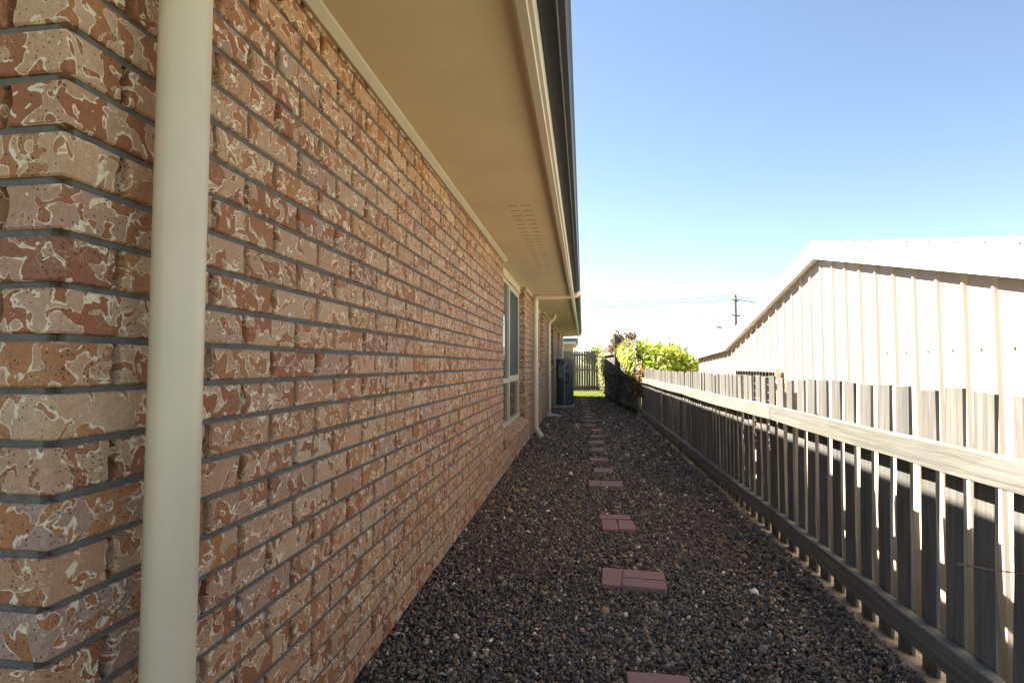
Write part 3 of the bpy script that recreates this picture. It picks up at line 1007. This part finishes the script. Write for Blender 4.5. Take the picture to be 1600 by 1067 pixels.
for (ya, yb, dens, sz) in ((0.9, 2.6, 9000, 0.0063), (2.6, 4.2, 6500, 0.0069), (4.2, 6.5, 3400, 0.0088), (6.5, 10.5, 800, 0.0145), (10.5, 18.7, 420, 0.018)):
    n = int((yb - ya) * 1.985 * dens)
    c = np.stack([np.where(rng.random(n) < 0.04, rng.uniform(1.98, 2.05, n), rng.uniform(0.008, 1.995, n)), rng.uniform(ya, yb, n), np.abs(rng.normal(0.004, 0.0055, n))], -1)
    c[:, 2] += np.clip((c[:, 0] - 1.95) / 0.06, 0, 1) * 0.022
    c[:, 2] += 0.006 * np.sin(c[:, 0] * 5.1) * np.sin(c[:, 1] * 3.3)
    cs.append(c); ss.append(sz * rng.lognormal(0, 0.38, n))
c = np.concatenate(cs); s_ = np.concatenate(ss)
pal = pal * np.array([2.9, 2.6, 2.2])
cols = pal[rng.choice(len(pal), len(c), p=pw)] * rng.uniform(0.8, 1.25, (len(c), 1))
tag(blobs('gravel', c, s_, cols, M['pebble']), 'dark brown and grey river pebbles covering the side path', 'gravel', kind='stuff')

# ------------------------------------------------------------------ leaves, litter, grass
def leaves_mesh(name, P, D, N, Ln, W, cols, mat, parent=None, bend=0.25):
    """leaf blades: P base, D direction, N normal"""
    n = len(P)
    D = D / np.linalg.norm(D, axis=1)[:, None]
    S = np.cross(D, N); S /= np.linalg.norm(S, axis=1)[:, None] + 1e-9
    Nn = np.cross(S, D)
    L_, W_ = Ln[:, None], W[:, None]
    m1 = P + D * L_ * 0.4 - Nn * L_ * bend * 0.12
    tip = P + D * L_ - Nn * L_ * bend
    a = m1 + S * W_ * 0.5 + Nn * W_ * 0.14
    b = m1 - S * W_ * 0.5 + Nn * W_ * 0.14
    V = np.stack([P, a, m1, b, tip], 1).reshape(-1, 3)
    base = (np.arange(n) * 5)[:, None]
    F = np.concatenate([base + np.array([[0, 2, 1]]), base + np.array([[0, 3, 2]]), base + np.array([[1, 2, 4]]), base + np.array([[2, 3, 4]])], 0)
    me = bpy.data.meshes.new(name)
    me.vertices.add(len(V)); me.vertices.foreach_set('co', V.reshape(-1).astype(np.float32))
    me.loops.add(F.size); me.loops.foreach_set('vertex_index', F.reshape(-1).astype(np.int32))
    me.polygons.add(len(F)); me.polygons.foreach_set('loop_start', (np.arange(len(F)) * 3).astype(np.int32))
    ca = me.color_attributes.new('col', 'FLOAT_COLOR', 'POINT')
    ca.data.foreach_set('color', np.concatenate([np.repeat(cols, 5, 0), np.ones((len(V), 1))], 1).reshape(-1).astype(np.float32))
    me.update(calc_edges=True); me.validate()
    return link(name, me, mat, parent)
def unit(n):
    v = rng.normal(size=(n, 3)); return v / np.linalg.norm(v, axis=1)[:, None]
def pick(p, n, var=0.2):
    p = np.array(p); return p[rng.integers(0, len(p), n)] * rng.uniform(1 - var, 1 + var, (n, 1))
def foliage(name, lobes, count, ln, wd, palette, mat, parent, droop=0.5, shell=0.55):
    vol = np.array([l[3] * l[4] * l[5] for l in lobes]) ** 0.67
    w = rng.choice(len(lobes), count, p=vol / vol.sum())
    lb = np.array(lobes)[w]
    u = unit(count)
    rr = (shell + (1 - shell) * rng.random(count)) * rng.uniform(0.85, 1.12, count)
    P = lb[:, :3] + u * lb[:, 3:6] * rr[:, None]
    D = u * 0.7 + unit(count) * 0.7 + np.array([0, 0, -droop])
    N = u + unit(count) * 0.6 + np.array([0, 0, 0.6])
    return leaves_mesh(name, P, D, N, ln * rng.uniform(0.6, 1.3, count), wd * rng.uniform(0.7, 1.3, count), pick(palette, count), mat, parent)
YG = [(.36, .42, .04), (.28, .38, .035), (.44, .45, .06), (.20, .30, .03), (.48, .44, .08)]  # backlit glow worked into these brighter, yellower leaf tones
RD = [(.16, .06, .035), (.22, .085, .05), (.12, .06, .04), (.25, .13, .07), (.10, .07, .045)]
vine = empty('vine', (2.4, 12.6, 0), 'large yellow green leafy vine mounded over the end of the low fence', 'vine')
lob = [(2.55, 12.3, 1.20, .55, .8, .42), (2.95, 12.4, 1.12, .5, .7, .36), (2.25, 12.7, 1.32, .4, .8, .40), (3.2, 12.3, .95, .32, .6, .26), (2.7, 13.0, 1.36, .5, .7, .32), (2.35, 11.8, 0.95, .22, .5, .28), (3.45, 12.2, .85, .22, .4, .16), (2.02, 13.3, 1.42, .22, .7, .30), (2.1, 12.5, 1.25, .25, .5, .32), (1.98, 14.2, 1.5, .18, .6, .22)]
foliage('crown', lob, 4200, 0.19, 0.07, YG, M['leaf'], vine, 0.55)
g = G()
for k in range(16):
    a = Vector((2.3 + random.uniform(-.15, .3), 12.2 + random.uniform(-.4, .6), -0.5))
    e = Vector((random.uniform(2.1, 3.4), 12.4 + random.uniform(-.6, .7), random.uniform(.8, 1.5)))
    m = (a + e) / 2 + Vector((random.uniform(-.2, .2), random.uniform(-.2, .2), .3))
    g.tube([a, m, e], [0.02, 0.013, 0.005], 6)
g.obj('stem', M['bark'], vine, smooth=True)
dv = empty('withered_vine', (2.0, 11.8, 0), 'withered red brown creeper hanging over the fence corner post', 'vine')
lob = [(2.08, 11.6, .98, .15, .5, .22), (2.04, 11.9, .72, .12, .4, .25), (1.98, 13.6, 1.62, .12, .6, .28), (1.85, 15.6, 1.95, .2, .7, .20), (2.05, 12.3, 1.25, .13, .5, .32), (1.74, 16.2, 1.75, .14, .4, .35), (2.2, 15.6, 2.02, .22, .5, .14)]
foliage('leaves', lob, 950, 0.13, 0.055, RD + [(.26, .24, .06)], M['leaf'], dv, 0.9, 0.2)
g = G()
for k in range(30):
    a = Vector((2.03 + random.uniform(-.05, .05), 12.0 + random.uniform(-.6, 4.2), random.uniform(.2, 1.0)))
    e = a + Vector((random.uniform(-.15, .1), random.uniform(-.6, .6), random.uniform(.3, 1.0)))
    m = (a + e) / 2 + Vector((random.uniform(-.1, .1), random.uniform(-.1, .1), .1))
    g.tube([a, m, e], [0.009, 0.007, 0.004], 5)
g.obj('stem', M['bark'], dv, smooth=True)
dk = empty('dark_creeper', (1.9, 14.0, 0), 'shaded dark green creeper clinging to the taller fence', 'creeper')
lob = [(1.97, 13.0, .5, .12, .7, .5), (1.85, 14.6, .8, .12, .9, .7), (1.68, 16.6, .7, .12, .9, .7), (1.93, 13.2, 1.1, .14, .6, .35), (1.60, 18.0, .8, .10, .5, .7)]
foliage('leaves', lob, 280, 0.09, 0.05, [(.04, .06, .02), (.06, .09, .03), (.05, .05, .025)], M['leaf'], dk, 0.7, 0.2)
sc_ = empty('sunlit_creeper', (1.6, 21.0, 0), 'pale sunlit creeper hanging on the fence beside the bright grass', 'creeper')
lob = [(1.62, 20.0, 1.2, .16, .9, .6), (1.66, 22.2, 1.1, .2, 1.2, .8), (1.7, 23.6, 1.3, .25, .7, .7), (1.62, 21.0, .5, .16, 1.2, .4)]
foliage('leaves', lob, 2600, 0.10, 0.05, [(.22, .28, .06), (.28, .30, .12), (.16, .22, .04), (.30, .25, .12)], M['leaf'], sc_, 0.7, 0.3)
def tree(name, label, x, y, z0, h, r, n, leaf, palette, lean_=0.0):
    t = empty(name, (x, y, z0), label, 'tree')
    g = G()
    g.tube([(x, y, z0), (x + .02 * h, y, z0 + h * .35), (x + .05 * h * lean_, y, z0 + h * .8)], [h * .028, h * .02, h * .006], 9)
    for k in range(7):
        a = 2 * math.pi * k / 7 + random.random()
        zb = z0 + h * random.uniform(.3, .55)
        g.tube([(x, y, zb), (x + math.cos(a) * r * .45, y + math.sin(a) * r * .45, zb + h * .16), (x + math.cos(a) * r * .8, y + math.sin(a) * r * .8, zb + h * .3)], [h * .012, h * .008, h * .003], 6)
    g.obj('trunk', M['bark'], t, smooth=True)
    lob = []
    for k in range(11):
        u = unit(1)[0]
        lob.append((x + u[0] * r * .65, y + u[1] * r * .65, z0 + h * .68 + u[2] * h * .2, r * random.uniform(.25, .5), r * random.uniform(.25, .5), h * random.uniform(.07, .15)))
    foliage('crown', lob, n, leaf, leaf * .5, palette, M['leaf'], t, 0.3, 0.2)
GR = [(.07, .10, .04), (.10, .13, .05), (.05, .08, .03), (.12, .13, .07)]
tree('shrub', 'light green shrub rising behind the back fence beside the creeper', 1.55, 25.8, -.3, 2.55, .75, 1500, .12, YG[1:4] + [(.12, .18, .04)])
tree('gum_tree', 'grey green tree crown showing behind the low end of the shed roof', 23.5, 75.0, -2.0, 7.4, 3.0, 1800, .5, [(.13, .15, .10), (.17, .19, .12), (.10, .12, .07)])
for k, (x, y, h, r, wd) in enumerate([(29.0, 150, 8.2, 5.0, 'leftmost'), (33.5, 152, 7.6, 4.5, 'middle'), (38.5, 150, 8.0, 5.0, 'rightmost')]):
    tree('distant_tree', '%s of the hazy distant trees beyond the carport roof' % wd, x, y, -3.0, h, r, 900, .9, [(.16, .19, .17), (.19, .22, .19), (.13, .16, .13)])  # haze painted into the pale, greyed crown colours

# grass blades on the sunny lawn
n = 26000
P = np.stack([rng.uniform(-2.2, 2.0, n), 18.72 + 5.8 * rng.random(n) ** 1.2, np.full(n, -.006)], -1)
D = rng.normal(size=(n, 3)) * 0.45 + np.array([0, 0, 1.0])
leaves_mesh('grass', P, D, unit(n), rng.uniform(.025, .065, n), np.full(n, .010), pick([(.20, .24, .045), (.26, .28, .07), (.15, .20, .03), (.30, .29, .10)], n), M['leaf'])
tag(bpy.data.objects['grass'], 'short sunlit yellow green grass beyond the gravel', 'grass', kind='stuff')
# scattered dry leaves and twigs on the gravel and strip
n = 260
P = np.stack([np.where(rng.random(n) < .55, rng.normal(2.04, .06, n), rng.uniform(.1, 1.95, n)), rng.uniform(1.3, 11.5, n), np.full(n, .03)], -1)
P[:, 0] = np.clip(P[:, 0], .1, 2.095)
D = unit(n) * np.array([1, 1, .15])
N = unit(n) * .5 + np.array([0, 0, 1.0])
tag(leaves_mesh('leaf_litter', P, D, N, rng.uniform(.02, .05, n), rng.uniform(.008, .018, n), pick([(.20, .11, .06), (.28, .18, .10), (.14, .09, .06), (.30, .25, .18)], n), M['litter']),
    'small dry leaves scattered over the gravel and concrete strip', 'leaf litter', kind='stuff')
def twig(pts, r, label):
    tag(G().tube(pts, [r, r * .8, r * .5][:len(pts)], 6).obj('twig', M['twig'], smooth=True), label, 'twig')
twig([(1.14, 3.52, .03), (1.23, 3.62, .035), (1.33, 3.66, .03)], .004, 'bent dry twig lying right of the second paver cluster')
twig([(.72, 2.62, .028), (.80, 2.60, .032), (.87, 2.66, .03)], .003, 'thin curved twig lying left of the nearest full paver cluster')
twig([(.84, 3.62, .03), (.93, 3.58, .035), (1.0, 3.55, .03)], .003, 'straight dry twig lying left of the second paver cluster')
twig([(2.0, 1.86, .535), (2.07, 1.80, .54), (2.16, 1.70, .56)], .0025, 'thin bare twig poking through a gap in the low fence')

# ------------------------------------------------------------------ far things
PX, PY = 18.75, 65.0
pole = empty('power_pole', (PX, PY, LOW), 'timber power pole with two crossarms rising behind the shed roof', 'power pole')
G().tube([(PX, PY, LOW), (PX, PY, 9.45)], [0.19, 0.14], 12).obj('shaft', M['pole'], pole, smooth=True)
def armat(z, l, a):
    c, s = math.cos(a), math.sin(a)
    arm = G().box(-l / 2, l / 2, -0.07, 0.07, -0.07, 0.07).obj('crossarm', M['pole'], pole, loc=(PX, PY - 0.2, z), rot=(0, 0, a))
    for k in (-.45, -.2, .2, .45):
        G().tube([(k * l, 0, .07), (k * l, 0, .14), (k * l, 0, .26)], [.03, .07, .05], 8).obj('insulator', M['white'], arm, loc=WORLD[arm.name])
armat(8.75, 2.3, R(62))
armat(6.95, 2.2, R(55))
G().tube([(PX, PY - .1, 4.75), (PX - .9, PY - .6, 5.0), (PX - 1.9, PY - .9, 5.5)], [.05, .04, .035], 8).obj('lamp_arm', M['steel'], pole, smooth=True)
G().tube([(PX - 1.75, PY - .85, 5.45), (PX - 2.1, PY - .95, 5.55), (PX - 2.5, PY - 1.05, 5.58)], [.06, .16, .08], 10).obj('lamp_head', M['steel'], pole, smooth=True)
def wire(a, b, sag, label):
    a, b = Vector(a), Vector(b)
    pts = [a.lerp(b, t / 14) + Vector((0, 0, -sag * 4 * (t / 14) * (1 - t / 14))) for t in range(15)]
    tag(G().tube(pts, 0.03, 5).obj('power_line', M['wire'], smooth=True), label, 'power line', 'overhead power lines')
for i, (dx, dz, wd) in enumerate(((-.5, 9.35, 'highest'), (-.1, 8.95, 'second highest'), (.35, 8.75, 'third highest'), (0, 7.05, 'lowest'))):
    wire((PX + dx, PY - .2 - dx, dz), (PX - 52, PY + 6 + dx, dz + .1), .55, '%s overhead wire running left from the power pole' % wd)
    wire((PX + dx, PY - .2 - dx, dz), (PX + 38, PY + 26 + dx, dz - .4), .7, '%s overhead wire running right from the power pole' % wd)
cp = empty('carport', (8.0, 32.0, LOW), 'low flat white-roofed carport far behind the yellow green vine', 'carport')
G().box(6.2, 14.0, 29.5, 35.5, 1.27, 1.50).obj('roof', M['white'], cp)
G().box(6.3, 13.9, 35.2, 35.4, LOW, 1.265).obj('rear_wall', M['shade'], cp)  # added dark sheet standing in for the shade under the roof
for (x, y) in ((6.4, 29.7), (10.0, 29.7), (13.8, 29.7), (6.4, 35.0)):
    G().box(x - .06, x + .06, y - .06, y + .06, LOW, 1.268).obj('post', M['steel'], cp)
lm = empty('light_mast', (19.6, 100, LOW), 'slender pale light mast far beyond the vine', 'mast')
G().tube([(19.6, 100, LOW), (19.6, 100, 4.1)], [.1, .07], 8).obj('shaft', M['steel'], lm, smooth=True)
G().box(19.2, 20.0, 99.8, 100.2, 4.1, 4.35).obj('lamp_head', M['steel'], lm)
fh = empty('far_house', (-3.0, 36.0, 0), 'neighbouring house with blue fascia glimpsed past the end of the eaves', 'house')
G().box(-9.0, 0.05, 36.0, 44.0, LOW, 2.55).obj('wall', M['tan'], fh)
G().box(-9.4, 0.42, 35.5, 44.5, 2.75, 2.93).obj('fascia', M['blue'], fh)
G().box(-9.3, 0.34, 35.6, 44.4, 2.56, 2.74).obj('eave', M['cream'], fh)
rv = [(-9.5, 35.4, 2.935), (0.5, 35.4, 2.935), (0.5, 44.6, 2.935), (-9.5, 44.6, 2.935), (-7, 40, 4.4), (-2.5, 40, 4.4)]
G().add(rv, [(0, 1, 5, 4), (1, 2, 5), (2, 3, 4, 5), (3, 0, 4), (3, 2, 1, 0)]).obj('roof', M['roof'], fh)
